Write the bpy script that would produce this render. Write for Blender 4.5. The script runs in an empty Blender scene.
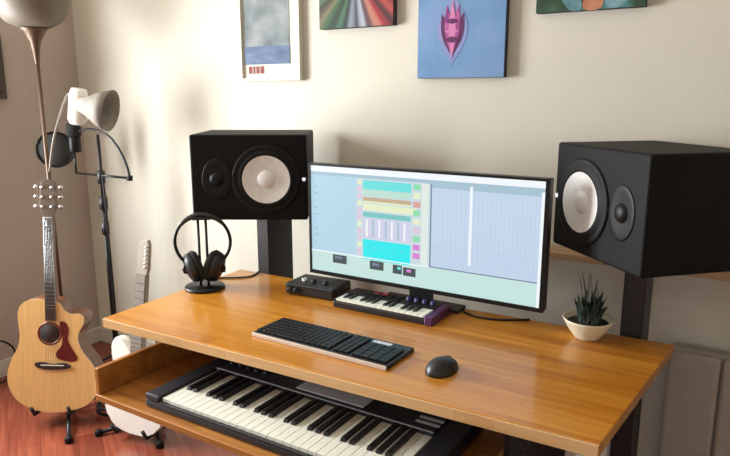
import bpy, bmesh, math, random
from mathutils import Vector, Matrix
random.seed(7)
PI = math.pi
SC = bpy.context.scene
COL = SC.collection

# ------------------------------------------------------------------ materials
def srgb(r, g, b):
    def f(c):
        c /= 255.0
        return c / 12.92 if c <= 0.04045 else ((c + 0.055) / 1.055) ** 2.4
    return (f(r), f(g), f(b), 1.0)

def mat(name, col, rough=0.5, metal=0.0, vary=0.08, scale=8.0, stretch=(1, 1, 1), bump=0.0, coat=0.0, spec=0.5):
    m = bpy.data.materials.new(name)
    m.use_nodes = True
    nt = m.node_tree
    N, L = nt.nodes, nt.links
    b = N['Principled BSDF']
    b.inputs['Roughness'].default_value = rough
    b.inputs['Metallic'].default_value = metal
    b.inputs['Coat Weight'].default_value = coat
    b.inputs['Specular IOR Level'].default_value = spec
    tc = N.new('ShaderNodeTexCoord')
    mp = N.new('ShaderNodeMapping')
    mp.inputs['Scale'].default_value = stretch
    nz = N.new('ShaderNodeTexNoise')
    nz.inputs['Scale'].default_value = scale
    nz.inputs['Detail'].default_value = 5
    rp = N.new('ShaderNodeValToRGB')
    c = Vector(col[:3])
    rp.color_ramp.elements[0].position = 0.3
    rp.color_ramp.elements[1].position = 0.7
    rp.color_ramp.elements[0].color = (*(c * (1 - vary)), 1)
    rp.color_ramp.elements[1].color = (*[min(1, x * (1 + vary)) for x in c], 1)
    L.new(tc.outputs['Object'], mp.inputs['Vector'])
    L.new(mp.outputs['Vector'], nz.inputs['Vector'])
    L.new(nz.outputs['Fac'], rp.inputs['Fac'])
    L.new(rp.outputs['Color'], b.inputs['Base Color'])
    if bump:
        bp = N.new('ShaderNodeBump')
        bp.inputs['Strength'].default_value = bump
        bp.inputs['Distance'].default_value = 0.002
        L.new(nz.outputs['Fac'], bp.inputs['Height'])
        L.new(bp.outputs['Normal'], b.inputs['Normal'])
    return m

def wood(name, c1, c2, c3, plank=(1.4, 0.07), rough=0.3, rot=0.0, mortar=None, grain=1.0, coat=0.0):
    """planks along local X: brick pattern gives each plank its own tone, stretched noise the grain"""
    m = bpy.data.materials.new(name)
    m.use_nodes = True
    nt = m.node_tree
    N, L = nt.nodes, nt.links
    b = N['Principled BSDF']
    b.inputs['Roughness'].default_value = rough
    b.inputs['Coat Weight'].default_value = coat
    b.inputs['Coat Roughness'].default_value = 0.12
    tc = N.new('ShaderNodeTexCoord')
    mp = N.new('ShaderNodeMapping')
    mp.inputs['Rotation'].default_value = (0, 0, rot)
    L.new(tc.outputs['Object'], mp.inputs['Vector'])
    br = N.new('ShaderNodeTexBrick')
    br.inputs['Scale'].default_value = 1.0
    br.inputs['Brick Width'].default_value = plank[0]
    br.inputs['Row Height'].default_value = plank[1]
    br.inputs['Mortar Size'].default_value = 0.0012
    br.inputs['Color1'].default_value = (0, 0, 0, 1)
    br.inputs['Color2'].default_value = (1, 1, 1, 1)
    br.inputs['Mortar'].default_value = (0.1, 0.1, 0.1, 1)
    br.offset = 0.37
    L.new(mp.outputs['Vector'], br.inputs['Vector'])
    mp2 = N.new('ShaderNodeMapping')
    mp2.inputs['Scale'].default_value = (1.6, 26, 26)
    L.new(mp.outputs['Vector'], mp2.inputs['Vector'])
    nz = N.new('ShaderNodeTexNoise')
    nz.inputs['Scale'].default_value = 1.6
    nz.inputs['Detail'].default_value = 6
    nz.inputs['Distortion'].default_value = 0.4
    L.new(mp2.outputs['Vector'], nz.inputs['Vector'])
    mx = N.new('ShaderNodeMix')
    mx.data_type = 'FLOAT'
    mx.inputs[0].default_value = 0.25
    L.new(nz.outputs['Fac'], mx.inputs[2])
    L.new(br.outputs['Color'], mx.inputs[3])
    rp = N.new('ShaderNodeValToRGB')
    e = rp.color_ramp.elements
    e[0].position = 0.22; e[0].color = c1
    e[1].position = 0.78; e[1].color = c3
    k = e.new(0.5); k.color = c2
    L.new(mx.outputs[0], rp.inputs['Fac'])
    L.new(rp.outputs['Color'], b.inputs['Base Color'])
    bp = N.new('ShaderNodeBump')
    bp.inputs['Strength'].default_value = 0.12
    bp.inputs['Distance'].default_value = 0.001
    L.new(nz.outputs['Fac'], bp.inputs['Height'])
    L.new(bp.outputs['Normal'], b.inputs['Normal'])
    return m

def emit(name, col, s=1.0):
    m = bpy.data.materials.new(name)
    m.use_nodes = True
    nt = m.node_tree
    b = nt.nodes['Principled BSDF']
    b.inputs['Base Color'].default_value = (0.01, 0.01, 0.01, 1)
    b.inputs['Roughness'].default_value = 0.35
    b.inputs['Emission Color'].default_value = col
    b.inputs['Emission Strength'].default_value = s
    return m

M = {}
M['wall'] = mat('wall_paint', srgb(210, 204, 189), 0.75, vary=0.025, scale=2.5)
M['wall_shaded'] = mat('wall_paint_shaded', srgb(178, 164, 152), 0.75, vary=0.03, scale=2.5)  # left wall's shade is put into a darker wall colour
M['ceil'] = mat('ceiling_paint', srgb(232, 226, 212), 0.8, vary=0.02, scale=2)
M['base'] = mat('baseboard_paint', srgb(205, 198, 186), 0.5, vary=0.03)
M['floor'] = wood('floor_laminate', srgb(92, 42, 30), srgb(128, 62, 44), srgb(156, 84, 60), (1.2, 0.12), 0.27, rot=0.55)
M['desk'] = wood('desk_bamboo', srgb(160, 96, 22), srgb(192, 124, 38), srgb(212, 148, 58), (0.9, 0.06), 0.27, coat=0.3)
M['edge'] = wood('desk_edge_lit', srgb(196, 150, 96), srgb(216, 172, 118), srgb(230, 190, 140), (0.7, 0.03), 0.4)  # light on the front edge is put into a paler wood colour
M['tray'] = wood('tray_wood', srgb(134, 82, 30), srgb(168, 108, 46), srgb(190, 132, 66), (0.7, 0.06), 0.4)
M['shelf'] = wood('shelf_wood', srgb(170, 130, 92), srgb(196, 160, 120), srgb(214, 182, 144), (0.9, 0.1), 0.5)
M['legw'] = mat('leg_powder_white', srgb(206, 200, 188), 0.4, vary=0.03)
M['black'] = mat('black_plastic', srgb(26, 25, 26), 0.42, vary=0.15, scale=30)
M['black2'] = mat('black_satin', srgb(15, 15, 16), 0.4, vary=0.15, scale=30, spec=.3)
M['horn'] = mat('horn_black', srgb(9, 9, 9), 0.45, vary=0.1, spec=.25)
M['cab'] = mat('speaker_vinyl', srgb(12, 11, 11), 0.6, vary=0.25, scale=120, bump=0.3, spec=.18)
M['rub'] = mat('surround_rubber', srgb(11, 11, 11), 0.6, vary=0.1, spec=.25)
M['cone'] = mat('cone_paper', srgb(226, 225, 224), 0.6, vary=0.06, scale=40)
M['cap'] = mat('cone_cap', srgb(232, 231, 230), 0.5, vary=0.04, scale=40)
M['post'] = mat('stand_steel', srgb(28, 22, 25), 0.45, vary=0.15, scale=14)
M['metal'] = mat('black_metal', srgb(30, 29, 30), 0.35, metal=0.3, vary=0.1)
M['chrome'] = mat('chrome', srgb(205, 205, 205), 0.25, metal=1.0, vary=0.03)
M['foam'] = mat('black_foam', srgb(30, 31, 29), 0.95, vary=0.4, scale=90, bump=0.6)
M['pop'] = mat('pop_mesh', srgb(62, 62, 60), 0.85, vary=0.2, scale=180)
M['spruce'] = mat('spruce_top', srgb(226, 180, 116), 0.3, vary=0.09, scale=3, stretch=(30, 1.2, 30), coat=0.3)
M['maple'] = mat('guitar_side', srgb(104, 60, 32), 0.35, vary=0.2, scale=5, stretch=(2, 12, 2), coat=0.3)
M['ebony'] = mat('fretboard', srgb(48, 38, 32), 0.5, vary=0.2, scale=10, stretch=(10, 1, 10))
M['head'] = mat('headstock', srgb(106, 92, 80), 0.35, vary=0.12)
M['neck2'] = mat('pale_neck', srgb(168, 158, 146), 0.45, vary=0.08)
M['guard'] = mat('pickguard', srgb(98, 26, 22), 0.3, vary=0.35, scale=60)
M['dark'] = mat('dark_hole', srgb(20, 14, 10), 0.8, vary=0.1)
M['bone'] = mat('bone', srgb(232, 224, 204), 0.45, vary=0.03)
M['white'] = mat('white_gloss', srgb(238, 234, 226), 0.3, vary=0.02, coat=0.3)
M['keyw'] = mat('key_white', srgb(232, 232, 218), 0.35, vary=0.02)
M['keyb'] = mat('key_black', srgb(20, 20, 22), 0.35, vary=0.1)
M['piano'] = mat('piano_body', srgb(38, 38, 44), 0.4, vary=0.1)
M['disp'] = mat('piano_panel', srgb(196, 198, 204), 0.45, vary=0.06, scale=40)
M['lamp'] = mat('lamp_bowl', srgb(108, 97, 83), 0.55, vary=0.05, scale=4)
M['bronze'] = mat('lamp_bronze', srgb(92, 70, 52), 0.45, metal=0.3, vary=0.1)
M['shade'] = mat('lamp_shade_grey', srgb(134, 127, 118), 0.7, vary=0.12, scale=50)
M['dish'] = mat('cream_ceramic', srgb(222, 214, 188), 0.35, vary=0.04)
M['leaf'] = mat('leaf', srgb(34, 52, 44), 0.5, vary=0.35, scale=20)
M['stem'] = mat('stem', srgb(92, 96, 88), 0.6, vary=0.2, scale=20)
M['soil'] = mat('soil', srgb(36, 28, 22), 0.95, vary=0.4, scale=80)
M['silver'] = mat('silver_edge', srgb(214, 200, 186), 0.4, metal=0.2, vary=0.04)
M['fabric'] = mat('grey_fabric', srgb(170, 161, 150), 0.9, vary=0.06, scale=60, bump=0.3)
M['purple'] = mat('purple_plastic', srgb(74, 34, 78), 0.35, vary=0.2)
M['redpad'] = mat('red_pad', srgb(128, 34, 44), 0.4, vary=0.15)
M['bluepad'] = mat('blue_pad', srgb(48, 46, 96), 0.4, vary=0.15)
M['framew'] = mat('frame_white', srgb(206, 200, 184), 0.5, vary=0.03)
M['frameb'] = mat('frame_brown', srgb(64, 46, 36), 0.5, vary=0.15)
M['paper'] = mat('poster_paper', srgb(212, 206, 190), 0.7, vary=0.02)
M['ink'] = mat('poster_ink', srgb(52, 46, 42), 0.7, vary=0.2)
M['inkr'] = mat('poster_red_ink', srgb(138, 58, 52), 0.7, vary=0.3)
M['canvas'] = mat('canvas_side', srgb(58, 56, 66), 0.8, vary=0.1)

def noise_art(name, stops, scale, stretch=(1, 1, 1), detail=3, dist=0.0):
    m = mat(name, (0.5, 0.5, 0.5, 1), 0.7, vary=0.0, scale=scale, stretch=stretch)
    N = m.node_tree.nodes
    nz = [n for n in N if n.type == 'TEX_NOISE'][0]
    nz.inputs['Detail'].default_value = detail
    nz.inputs['Distortion'].default_value = dist
    rp = [n for n in N if n.type == 'VALTORGB'][0]
    e = rp.color_ramp.elements
    e[0].position, e[0].color = stops[0]
    e[1].position, e[1].color = stops[-1]
    for p, c in stops[1:-1]:
        k = e.new(p); k.color = c
    return m
M['photo'] = noise_art('poster_sky', [(0.3, srgb(78, 88, 92)), (0.5, srgb(118, 126, 128)), (0.7, srgb(150, 154, 152))], 9, detail=4)
M['sea'] = noise_art('poster_sea', [(0.3, srgb(66, 80, 112)), (0.6, srgb(92, 108, 138)), (0.75, srgb(118, 130, 150))], 12, (1, 1, 3))
M['bluec'] = noise_art('canvas_blue', [(0.25, srgb(92, 126, 168)), (0.5, srgb(104, 142, 182)), (0.64, srgb(116, 144, 186)), (0.8, srgb(134, 136, 184))], 7, detail=2)
M['magenta'] = noise_art('motif_magenta', [(0.3, srgb(96, 34, 104)), (0.5, srgb(150, 62, 128)), (0.7, srgb(186, 100, 158))], 22)
M['mauve'] = noise_art('motif_mauve', [(0.3, srgb(112, 134, 180)), (0.7, srgb(136, 136, 184))], 18)
M['plum'] = mat('motif_plum', srgb(84, 24, 78), 0.7, vary=0.2, scale=30)
M['greenc'] = noise_art('canvas_green', [(0.3, srgb(24, 44, 28)), (0.45, srgb(44, 78, 50)), (0.56, srgb(70, 122, 120)), (0.7, srgb(40, 66, 40))], 9, detail=3)
M['teal'] = noise_art('canvas_teal', [(0.3, srgb(66, 110, 118)), (0.7, srgb(120, 160, 168))], 16)
M['orange'] = noise_art('canvas_orange', [(0.3, srgb(150, 84, 60)), (0.7, srgb(190, 132, 98))], 16)

def radial_art():
    m = bpy.data.materials.new('canvas_rays')
    m.use_nodes = True
    nt = m.node_tree; N, L = nt.nodes, nt.links
    b = N['Principled BSDF']; b.inputs['Roughness'].default_value = 0.7
    tc = N.new('ShaderNodeTexCoord')
    sp = N.new('ShaderNodeSeparateXYZ')
    L.new(tc.outputs['Object'], sp.inputs[0])
    at = N.new('ShaderNodeMath'); at.operation = 'ARCTAN2'
    zz = N.new('ShaderNodeMath'); zz.operation = 'SUBTRACT'; zz.inputs[1].default_value = 0.20
    L.new(sp.outputs['Z'], zz.inputs[0])
    L.new(zz.outputs[0], at.inputs[0]); L.new(sp.outputs['X'], at.inputs[1])
    nz = N.new('ShaderNodeTexNoise'); nz.noise_dimensions = '1D'
    nz.inputs['Scale'].default_value = 9; nz.inputs['Detail'].default_value = 2
    L.new(at.outputs[0], nz.inputs['W'])
    ma = N.new('ShaderNodeMath'); ma.operation = 'MULTIPLY_ADD'; ma.inputs[1].default_value = 0.05
    an = N.new('ShaderNodeMath'); an.operation = 'MULTIPLY'; an.inputs[1].default_value = -1 / PI
    L.new(at.outputs[0], an.inputs[0]); L.new(nz.outputs['Fac'], ma.inputs[0]); L.new(an.outputs[0], ma.inputs[2])
    rp = N.new('ShaderNodeValToRGB')
    ray_cols = [(44, 28, 28), (150, 96, 62), (48, 26, 26), (150, 40, 44), (92, 28, 32), (170, 66, 60), (46, 24, 28), (158, 36, 46), (176, 120, 100), (70, 46, 60), (168, 176, 186),
                (60, 62, 76), (122, 132, 142), (36, 40, 44), (66, 104, 78), (34, 44, 36), (60, 92, 62), (120, 110, 84), (40, 42, 34), (74, 104, 80), (38, 34, 32), (120, 90, 62), (40, 34, 32)]
    e = rp.color_ramp.elements
    n_ = len(ray_cols) - 1
    e[0].position, e[0].color = 0.02, srgb(*ray_cols[0]); e[1].position, e[1].color = 1, srgb(*ray_cols[-1])
    for k in range(1, n_):
        q_ = e.new(0.02 + .98 * k / n_); q_.color = srgb(*ray_cols[k])
    L.new(ma.outputs[0], rp.inputs['Fac'])
    L.new(rp.outputs['Color'], b.inputs['Base Color'])
    return m
M['rays'] = radial_art()

def glass_mat():
    m = bpy.data.materials.new('window_glass')
    m.use_nodes = True
    nt = m.node_tree; N, L = nt.nodes, nt.links
    out = N['Material Output']
    N.remove(N['Principled BSDF'])
    tr = N.new('ShaderNodeBsdfTransparent'); gl = N.new('ShaderNodeBsdfGlossy')
    gl.inputs['Roughness'].default_value = 0.02
    mx = N.new('ShaderNodeMixShader'); mx.inputs[0].default_value = 0.06
    L.new(tr.outputs[0], mx.inputs[1]); L.new(gl.outputs[0], mx.inputs[2]); L.new(mx.outputs[0], out.inputs[0])
    return m
M['glass'] = glass_mat()

# ------------------------------------------------------------------ mesh helpers
def new():
    return bmesh.new()

def box(bm, lo, hi, bev=0.0, seg=2, mi=0):
    lo, hi = Vector(lo), Vector(hi)
    c, s = (lo + hi) / 2, hi - lo
    g = bmesh.ops.create_cube(bm, size=1.0, matrix=Matrix.Translation(c) @ Matrix.Diagonal((*s, 1)))
    vs = g['verts']
    fs = {f for v in vs for f in v.link_faces}
    for f in fs: f.material_index = mi
    if bev:
        es = {e for v in vs for e in v.link_edges}
        r = bmesh.ops.bevel(bm, geom=list(es), offset=bev, segments=seg, affect='EDGES', profile=0.5)
        for f in r['faces']: f.material_index = mi

def frame_of(d):
    d = d.normalized()
    a = Vector((0, 0, 1)) if abs(d.z) < 0.95 else Vector((1, 0, 0))
    u = d.cross(a).normalized()
    return u, u.cross(d).normalized()

def tube(bm, pts, r, seg=8, closed=False, mi=0):
    pts = [Vector(p) for p in pts]
    n = len(pts)
    rs = r if isinstance(r, (list, tuple)) else [r] * n
    rings = []
    u = None
    for i, p in enumerate(pts):
        if closed: d = pts[(i + 1) % n] - pts[i - 1]
        else: d = pts[min(i + 1, n - 1)] - pts[max(i - 1, 0)]
        d.normalize()
        if u is None: u, v = frame_of(d)
        else:
            u = (u - d * u.dot(d)).normalized(); v = d.cross(u)
        v = d.cross(u).normalized()
        rings.append([bm.verts.new(p + (u * math.cos(2 * PI * k / seg) + v * math.sin(2 * PI * k / seg)) * rs[i]) for k in range(seg)])
    m = n if closed else n - 1
    for i in range(m):
        a, b = rings[i], rings[(i + 1) % n]
        for k in range(seg):
            f = bm.faces.new((a[k], a[(k + 1) % seg], b[(k + 1) % seg], b[k])); f.material_index = mi; f.smooth = True
    if not closed:
        for rg, fl in ((rings[0], True), (rings[-1], False)):
            f = bm.faces.new(list(reversed(rg)) if fl else rg); f.material_index = mi

def lathe(bm, prof, seg=32, axis=None, mi=0, mx=None):
    """prof: (radius, height) along local Z; optional matrix"""
    mx = mx or Matrix.Identity(4)
    rings = []
    for r, h in prof:
        if r <= 1e-6: rings.append([bm.verts.new(mx @ Vector((0, 0, h)))])
        else: rings.append([bm.verts.new(mx @ Vector((r * math.cos(2 * PI * k / seg), r * math.sin(2 * PI * k / seg), h))) for k in range(seg)])
    for a, b in zip(rings, rings[1:]):
        for k in range(seg):
            k2 = (k + 1) % seg
            if len(a) == 1 and len(b) == 1: continue
            if len(a) == 1: f = bm.faces.new((a[0], b[k2], b[k]))
            elif len(b) == 1: f = bm.faces.new((a[k], a[k2], b[0]))
            else: f = bm.faces.new((a[k], a[k2], b[k2], b[k]))
            f.smooth = True; f.material_index = mi

def prism(bm, pts, z0, z1, bev=0.0, mi=0, top_mi=None, mx=None):
    """outline pts (x,y) extruded z0..z1, optional matrix"""
    mx = mx or Matrix.Identity(4)
    a = [bm.verts.new(mx @ Vector((x, y, z0))) for x, y in pts]
    b = [bm.verts.new(mx @ Vector((x, y, z1))) for x, y in pts]
    n = len(pts)
    f0 = bm.faces.new(list(reversed(a))); f1 = bm.faces.new(b)
    f0.material_index = mi; f1.material_index = mi if top_mi is None else top_mi
    for i in range(n):
        f = bm.faces.new((a[i], a[(i + 1) % n], b[(i + 1) % n], b[i])); f.material_index = mi
        f.smooth = n > 14
    if bev:
        es = [e for e in f1.edges] + [e for e in f0.edges]
        bmesh.ops.bevel(bm, geom=es, offset=bev, segments=2, affect='EDGES', profile=0.5)

def spline(pts, n=4, closed=True):
    out = []
    m = len(pts)
    for i in range(m if closed else m - 1):
        p = [pts[(i + k) % m] if closed else pts[max(0, min(m - 1, i + k))] for k in (-1, 0, 1, 2)]
        for j in range(n):
            t = j / n
            out.append(tuple(0.5 * (2 * p[1][d] + (p[2][d] - p[0][d]) * t + (2 * p[0][d] - 5 * p[1][d] + 4 * p[2][d] - p[3][d]) * t * t
                                    + (3 * p[1][d] - p[0][d] - 3 * p[2][d] + p[3][d]) * t ** 3) for d in range(len(p[1]))))
    if not closed: out.append(tuple(pts[-1]))
    return out

def obj(name, bm, m, parent=None, loc=None, rot=None):
    bmesh.ops.recalc_face_normals(bm, faces=bm.faces[:])
    me = bpy.data.meshes.new(name)
    bm.to_mesh(me); bm.free()
    for x in (m if isinstance(m, (list, tuple)) else [m]): me.materials.append(x)
    o = bpy.data.objects.new(name, me)
    COL.objects.link(o)
    if parent: o.parent = parent
    if loc: o.location = loc
    if rot: o.rotation_euler = rot
    return o

def tag(o, label, cat, group=None):
    o['label'] = label; o['category'] = cat
    if group: o['group'] = group
    return o

def thing(name, label, cat, loc=(0, 0, 0), rz=0.0, group=None):
    o = bpy.data.objects.new(name, None)
    o.empty_display_size = 0.1
    COL.objects.link(o)
    o.location = loc; o.rotation_euler = (0, 0, rz)
    return tag(o, label, cat, group)

def struct(name, bm, m):
    o = obj(name, bm, m); o['kind'] = 'structure'
    return o

def copy_part(src, parent, loc=None):
    c = src.copy(); COL.objects.link(c); c.parent = parent
    if loc: c.location = loc
    return c

# ------------------------------------------------------------------ room shell
XL, XR, YB, YF, ZC = -3.30, 2.2, 2.28, -2.6, 2.55
T = 0.12
bm = new(); box(bm, (XL - T, YF - T, -0.1), (XR + T, YB + T, 0)); struct('floor', bm, M['floor'])
bm = new(); box(bm, (XL - T, YF - T, ZC), (XR + T, YB + T, ZC + 0.1)); struct('ceiling', bm, M['ceil'])
bm = new(); box(bm, (XL - T, YB, 0), (XR + T, YB + T, ZC)); struct('wall_back', bm, M['wall'])
bm = new(); box(bm, (XR, YF, 0), (XR + T, YB, ZC)); struct('wall_right', bm, M['wall'])
# left wall with its window opening
W1 = (0.1, 1.5, 0.75, 2.05)
bm = new()
box(bm, (XL - T, YF, 0), (XL, W1[0], ZC)); box(bm, (XL - T, W1[1], 0), (XL, YB, ZC))
box(bm, (XL - T, W1[0], 0), (XL, W1[1], W1[2])); box(bm, (XL - T, W1[0], W1[3]), (XL, W1[1], ZC))
struct('wall_left', bm, M['wall_shaded'])
W2 = (-1.2, 1.4, 0.85, 2.15)  # opening added behind the camera to let fill light in
bm = new()
box(bm, (XL - T, YF - T, 0), (W2[0], YF, ZC)); box(bm, (W2[1], YF - T, 0), (XR + T, YF, ZC))
box(bm, (W2[0], YF - T, 0), (W2[1], YF, W2[2])); box(bm, (W2[0], YF - T, W2[3]), (W2[1], YF, ZC))
struct('wall_front', bm, M['wall'])
def window(name, pts, glass):
    """pts(a,b,depth0,depth1) maps in-wall coordinates to a box"""
    w = bpy.data.objects.new(name, None); COL.objects.link(w); w['kind'] = 'structure'
    f = new()
    for bx in pts: box(f, *bx)
    obj('window_frame', f, M['base'], w)
    g = new(); box(g, *glass); obj('window_pane', g, M['glass'], w)
y0, y1, z0, z1 = W1
xa, xb = XL - 0.09, XL - 0.04
window('window_1', [((xa, y0, z0), (xb, y0 + .05, z1)), ((xa, y1 - .05, z0), (xb, y1, z1)), ((xa, y0 + .05, z0), (xb, y1 - .05, z0 + .05)),
                    ((xa, y0 + .05, z1 - .05), (xb, y1 - .05, z1)), ((xa, .775, z0 + .05), (xb, .825, z1 - .05))],
       ((XL - .068, y0 + .05, z0 + .05), (XL - .062, y1 - .05, z1 - .05)))
x0, x1, z0, z1 = W2  # frame and pane for the added fill opening
ya, yb = YF - 0.09, YF - 0.04
window('fill_window', [((x0, ya, z0), (x0 + .05, yb, z1)), ((x1 - .05, ya, z0), (x1, yb, z1)), ((x0 + .05, ya, z0), (x1 - .05, yb, z0 + .05)),
                    ((x0 + .05, ya, z1 - .05), (x1 - .05, yb, z1)), ((.075, ya, z0 + .05), (.125, yb, z1 - .05))],
       ((x0 + .05, YF - .068, z0 + .05), (x1 - .05, YF - .062, z1 - .05)))
bm = new(); box(bm, (XL, YB - 0.015, 0), (XR, YB, 0.09), 0.004); struct('baseboard_back', bm, M['base'])
bm = new(); box(bm, (XL, YF, 0), (XL + 0.015, YB - 0.015, 0.09), 0.004); struct('baseboard_left', bm, M['base'])

# ------------------------------------------------------------------ desk
DX0, DX1, DY0, DY1, DZ = -1.765, -0.205, 1.25, 1.95, 0.75
desk = thing('desk', 'long honey-coloured bamboo desk with pull-out tray, carrying the monitor', 'desk', (-0.985, 1.6, 0))
ox, oy = -0.985, 1.6
FL, FR, BR, BL = (-1.768, 1.236), (-.222, 1.284), (-.158, 1.962), (-1.795, 1.915)
bm = new(); prism(bm, [(x - ox, y - oy) for x, y in (FL, FR, BR, BL)], DZ - .03, DZ, 0.003)
obj('desk_top', bm, M['desk'], desk)
bm = new(); prism(bm, [(x - ox, y - oy) for x, y in ((FL[0] + .002, FL[1] - .006), (FR[0] - .002, FR[1] - .006), (FR[0] - .002, FR[1] - .0005), (FL[0] + .002, FL[1] - .0005))], DZ - .03, DZ - .002, .001)
obj('front_edge', bm, M['edge'], desk)['label'] = 'front edge strip, its lit look put into a paler colour'
TX0, TX1, TY0, TY1, TZ = -1.655, -0.455, 1.105, 1.80, 0.565
bm = new(); box(bm, (TX0 - ox, TY0 - oy, TZ - .02), (TX1 - ox, TY1 - oy, TZ), 0.003)
tray = obj('keyboard_tray', bm, M['tray'], desk)
for xs in (TX0, TX1 - .018):
    bm = new(); box(bm, (xs - ox, TY0 + .004 - oy, TZ + .0005), (xs + .018 - ox, TY1 - oy, TZ + .085 if xs == TX0 else TZ + .03), 0.003)
    obj('tray_side', bm, M['tray'], tray)
for xs in (TX0 - .02, TX1 + .004):
    bm = new(); box(bm, (xs - ox, 1.32 - oy, TZ - .01), (xs + .015 - ox, 1.86 - oy, TZ + .05)); box(bm, (xs - ox, 1.36 - oy, TZ + .05), (xs + .015 - ox, 1.84 - oy, DZ - .0305))
    obj('tray_runner', bm, M['metal'], desk)
for lx, ly in ((-.272, 1.292), (-.42, DY1 - .10), (-1.58, DY1 - .10), (-1.2, DY1 - .09)):
    bm = new(); box(bm, (lx - ox, ly - oy, 0), (lx + .055 - ox, ly + .055 - oy, DZ - .0305), 0.003)
    obj('leg', bm, M['legw'], desk)
bm = new(); box(bm, (-1.52 - ox, DY1 - .055 - oy, .3), (-.43 - ox, DY1 - .035 - oy, .55)); obj('back_panel', bm, M['black'], desk)

# ------------------------------------------------------------------ wall shelf behind
sh = thing('wall_shelf', 'thin light-brown wooden wall shelf behind the right speaker', 'shelf', (-0.25, 2.2, 0.905))
bm = new(); box(bm, (-.85, -.03, 0), (.95, .08, .022), 0.002); obj('shelf_board', bm, M['shelf'], sh)
for x in (-.6, .75):
    bm = new(); box(bm, (x, -.0, -.014), (x + .02, .075, -.0005)); box(bm, (x, .062, -.12), (x + .02, .0795, -.014)); obj('shelf_bracket', bm, M['metal'], sh)

# grey upholstered panel
pn = thing('fabric_panel', 'low grey fabric panel standing against the wall right of the desk', 'panel', (0.25, 2.22, 0))
bm = new(); box(bm, (-.44, -.02, 0), (.65, .035, .655), 0.01); obj('panel_board', bm, M['fabric'], pn)
for k in range(7):
    bm = new(); box(bm, (-.44 + k * .155, -.045, .02), (-.44 + k * .155 + .15, -.0205, .65), 0.012, 3); obj('padded_channel', bm, M['fabric'], pn)

# ------------------------------------------------------------------ speakers and their stands
SW, SH, SD = 0.44, 0.325, 0.35
def speaker(label, loc, rz, flip):
    s = thing('studio_speaker', label, 'speaker', loc, rz, 'studio speakers')
    bm = new(); box(bm, (-SW / 2, -SD / 2, 0), (SW / 2, SD / 2, SH), 0.008, 3)
    cb = obj('cabinet', bm, M['cab'], s)
    wx, tx = 0.066 * flip, -0.122 * flip
    F = lambda x, z: Matrix.Translation((x, -SD / 2, z)) @ Matrix.Rotation(PI / 2, 4, 'X')   # local +Z points out of the front
    wz = SH * .485
    bm = new(); lathe(bm, [(.130, -.004), (.130, .004), (.124, .007), (.112, .004), (.108, .004), (.100, .012), (.0905, .0095), (.0905, .002)], 48, mx=F(wx, wz))
    sr = obj('woofer_surround', bm, M['rub'], s)
    bm = new(); lathe(bm, [(.0905, .010), (.07, .006), (.034, .003)], 48, mx=F(wx, wz)); wc = obj('woofer_cone', bm, M['cone'], s); wc['label'] = 'white woofer cone'
    bm = new(); lathe(bm, [(.0345, .003), (.03, .008), (.018, .012), (0, .014)], 32, mx=F(wx, wz)); obj('dust_cap', bm, M['cap'], wc)
    # tweeter horn: shallow oval waveguide with a dome
    bm = new()
    mx = F(tx, wz) @ Matrix.Diagonal((.72, 1, 1, 1))
    lathe(bm, [(.078, -.002), (.077, .002), (.072, .003), (.055, .0022), (.04, .0014), (.026, .001)], 40, mx=mx)
    tw = obj('tweeter_horn', bm, M['horn'], s)
    bm = new(); lathe(bm, [(.0275, .001), (.024, .007), (.013, .012), (0, .0135)], 24, mx=F(tx, wz)); obj('tweeter_dome', bm, M['horn'], tw)
    lx = (SW / 2 - .012) * flip
    bm = new(); lathe(bm, [(.007, -.001), (.007, .0025), (0, .003)], 16, mx=F(lx, wz)); obj('power_light', bm, M['led'], s)['label'] = 'small white light'
    return s
M['led'] = emit('led_white', (0.95, 0.95, 1, 1), 1.0)
speaker('black studio speaker on its side above the headphones, left of the monitor', (-1.735, 1.965, .99), math.radians(32), 1)
speaker('black studio speaker on its side right of the monitor, above the small plant', (-0.272, 2.02, .99), math.radians(-44), -1)

def speaker_stand(label, x):
    s = thing('speaker_stand', label, 'speaker stand', (x, 2.05, 0), 0, 'speaker stands')
    bm = new(); box(bm, (-.15, -.09, 0), (.15, .105, .015), 0.004); obj('base_plate', bm, M['post'], s)
    bm = new(); box(bm, (-.031, -.08, .0155), (.031, .08, .975), 0.004); obj('column', bm, M['post'], s)
    bm = new(); box(bm, (-.09, -.09, .9755), (.09, .09, .9895), 0.003); obj('top_plate', bm, M['metal'], s)
speaker_stand('dark square column stand under the left speaker, behind the desk', -1.718)
speaker_stand('dark square column stand under the right speaker, behind the desk', -0.280)

# ------------------------------------------------------------------ monitor
MX0, MX1, MZ0, MZ1, MY = -1.383, -0.512, 0.815, 1.222, 1.85
mon = thing('monitor', 'ultrawide black monitor showing bright music software, centre of the desk', 'monitor', (-0.95, MY, DZ))
def mb(x, z): return (x + .95, z - DZ)
a = mb(MX0, MZ0); b = mb(MX1, MZ1)
bm = new(); box(bm, (a[0], .0, a[1]), (b[0], .035, b[1]), 0.005); obj('housing', bm, M['black'], mon)
SX0, SX1, SZ0, SZ1 = a[0] + .008, b[0] - .013, a[1] + .013, b[1] - .008
fm = new()
box(fm, (a[0], -.006, a[1]), (b[0], -.0002, SZ0)); box(fm, (a[0], -.006, SZ1), (b[0], -.0002, b[1]))
box(fm, (a[0], -.006, SZ0), (SX0, -.0002, SZ1)); box(fm, (SX1, -.006, SZ0), (b[0], -.0002, SZ1))
obj('bezel', fm, M['black2'], mon)
cols = []
def C(r, g, b_, k=1.0):
    cols.append(emit('screen_%d_%d_%d' % (r, g, b_), srgb(r, g, b_), k)); return len(cols) - 1
sc = new()
layer = [0]
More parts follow.
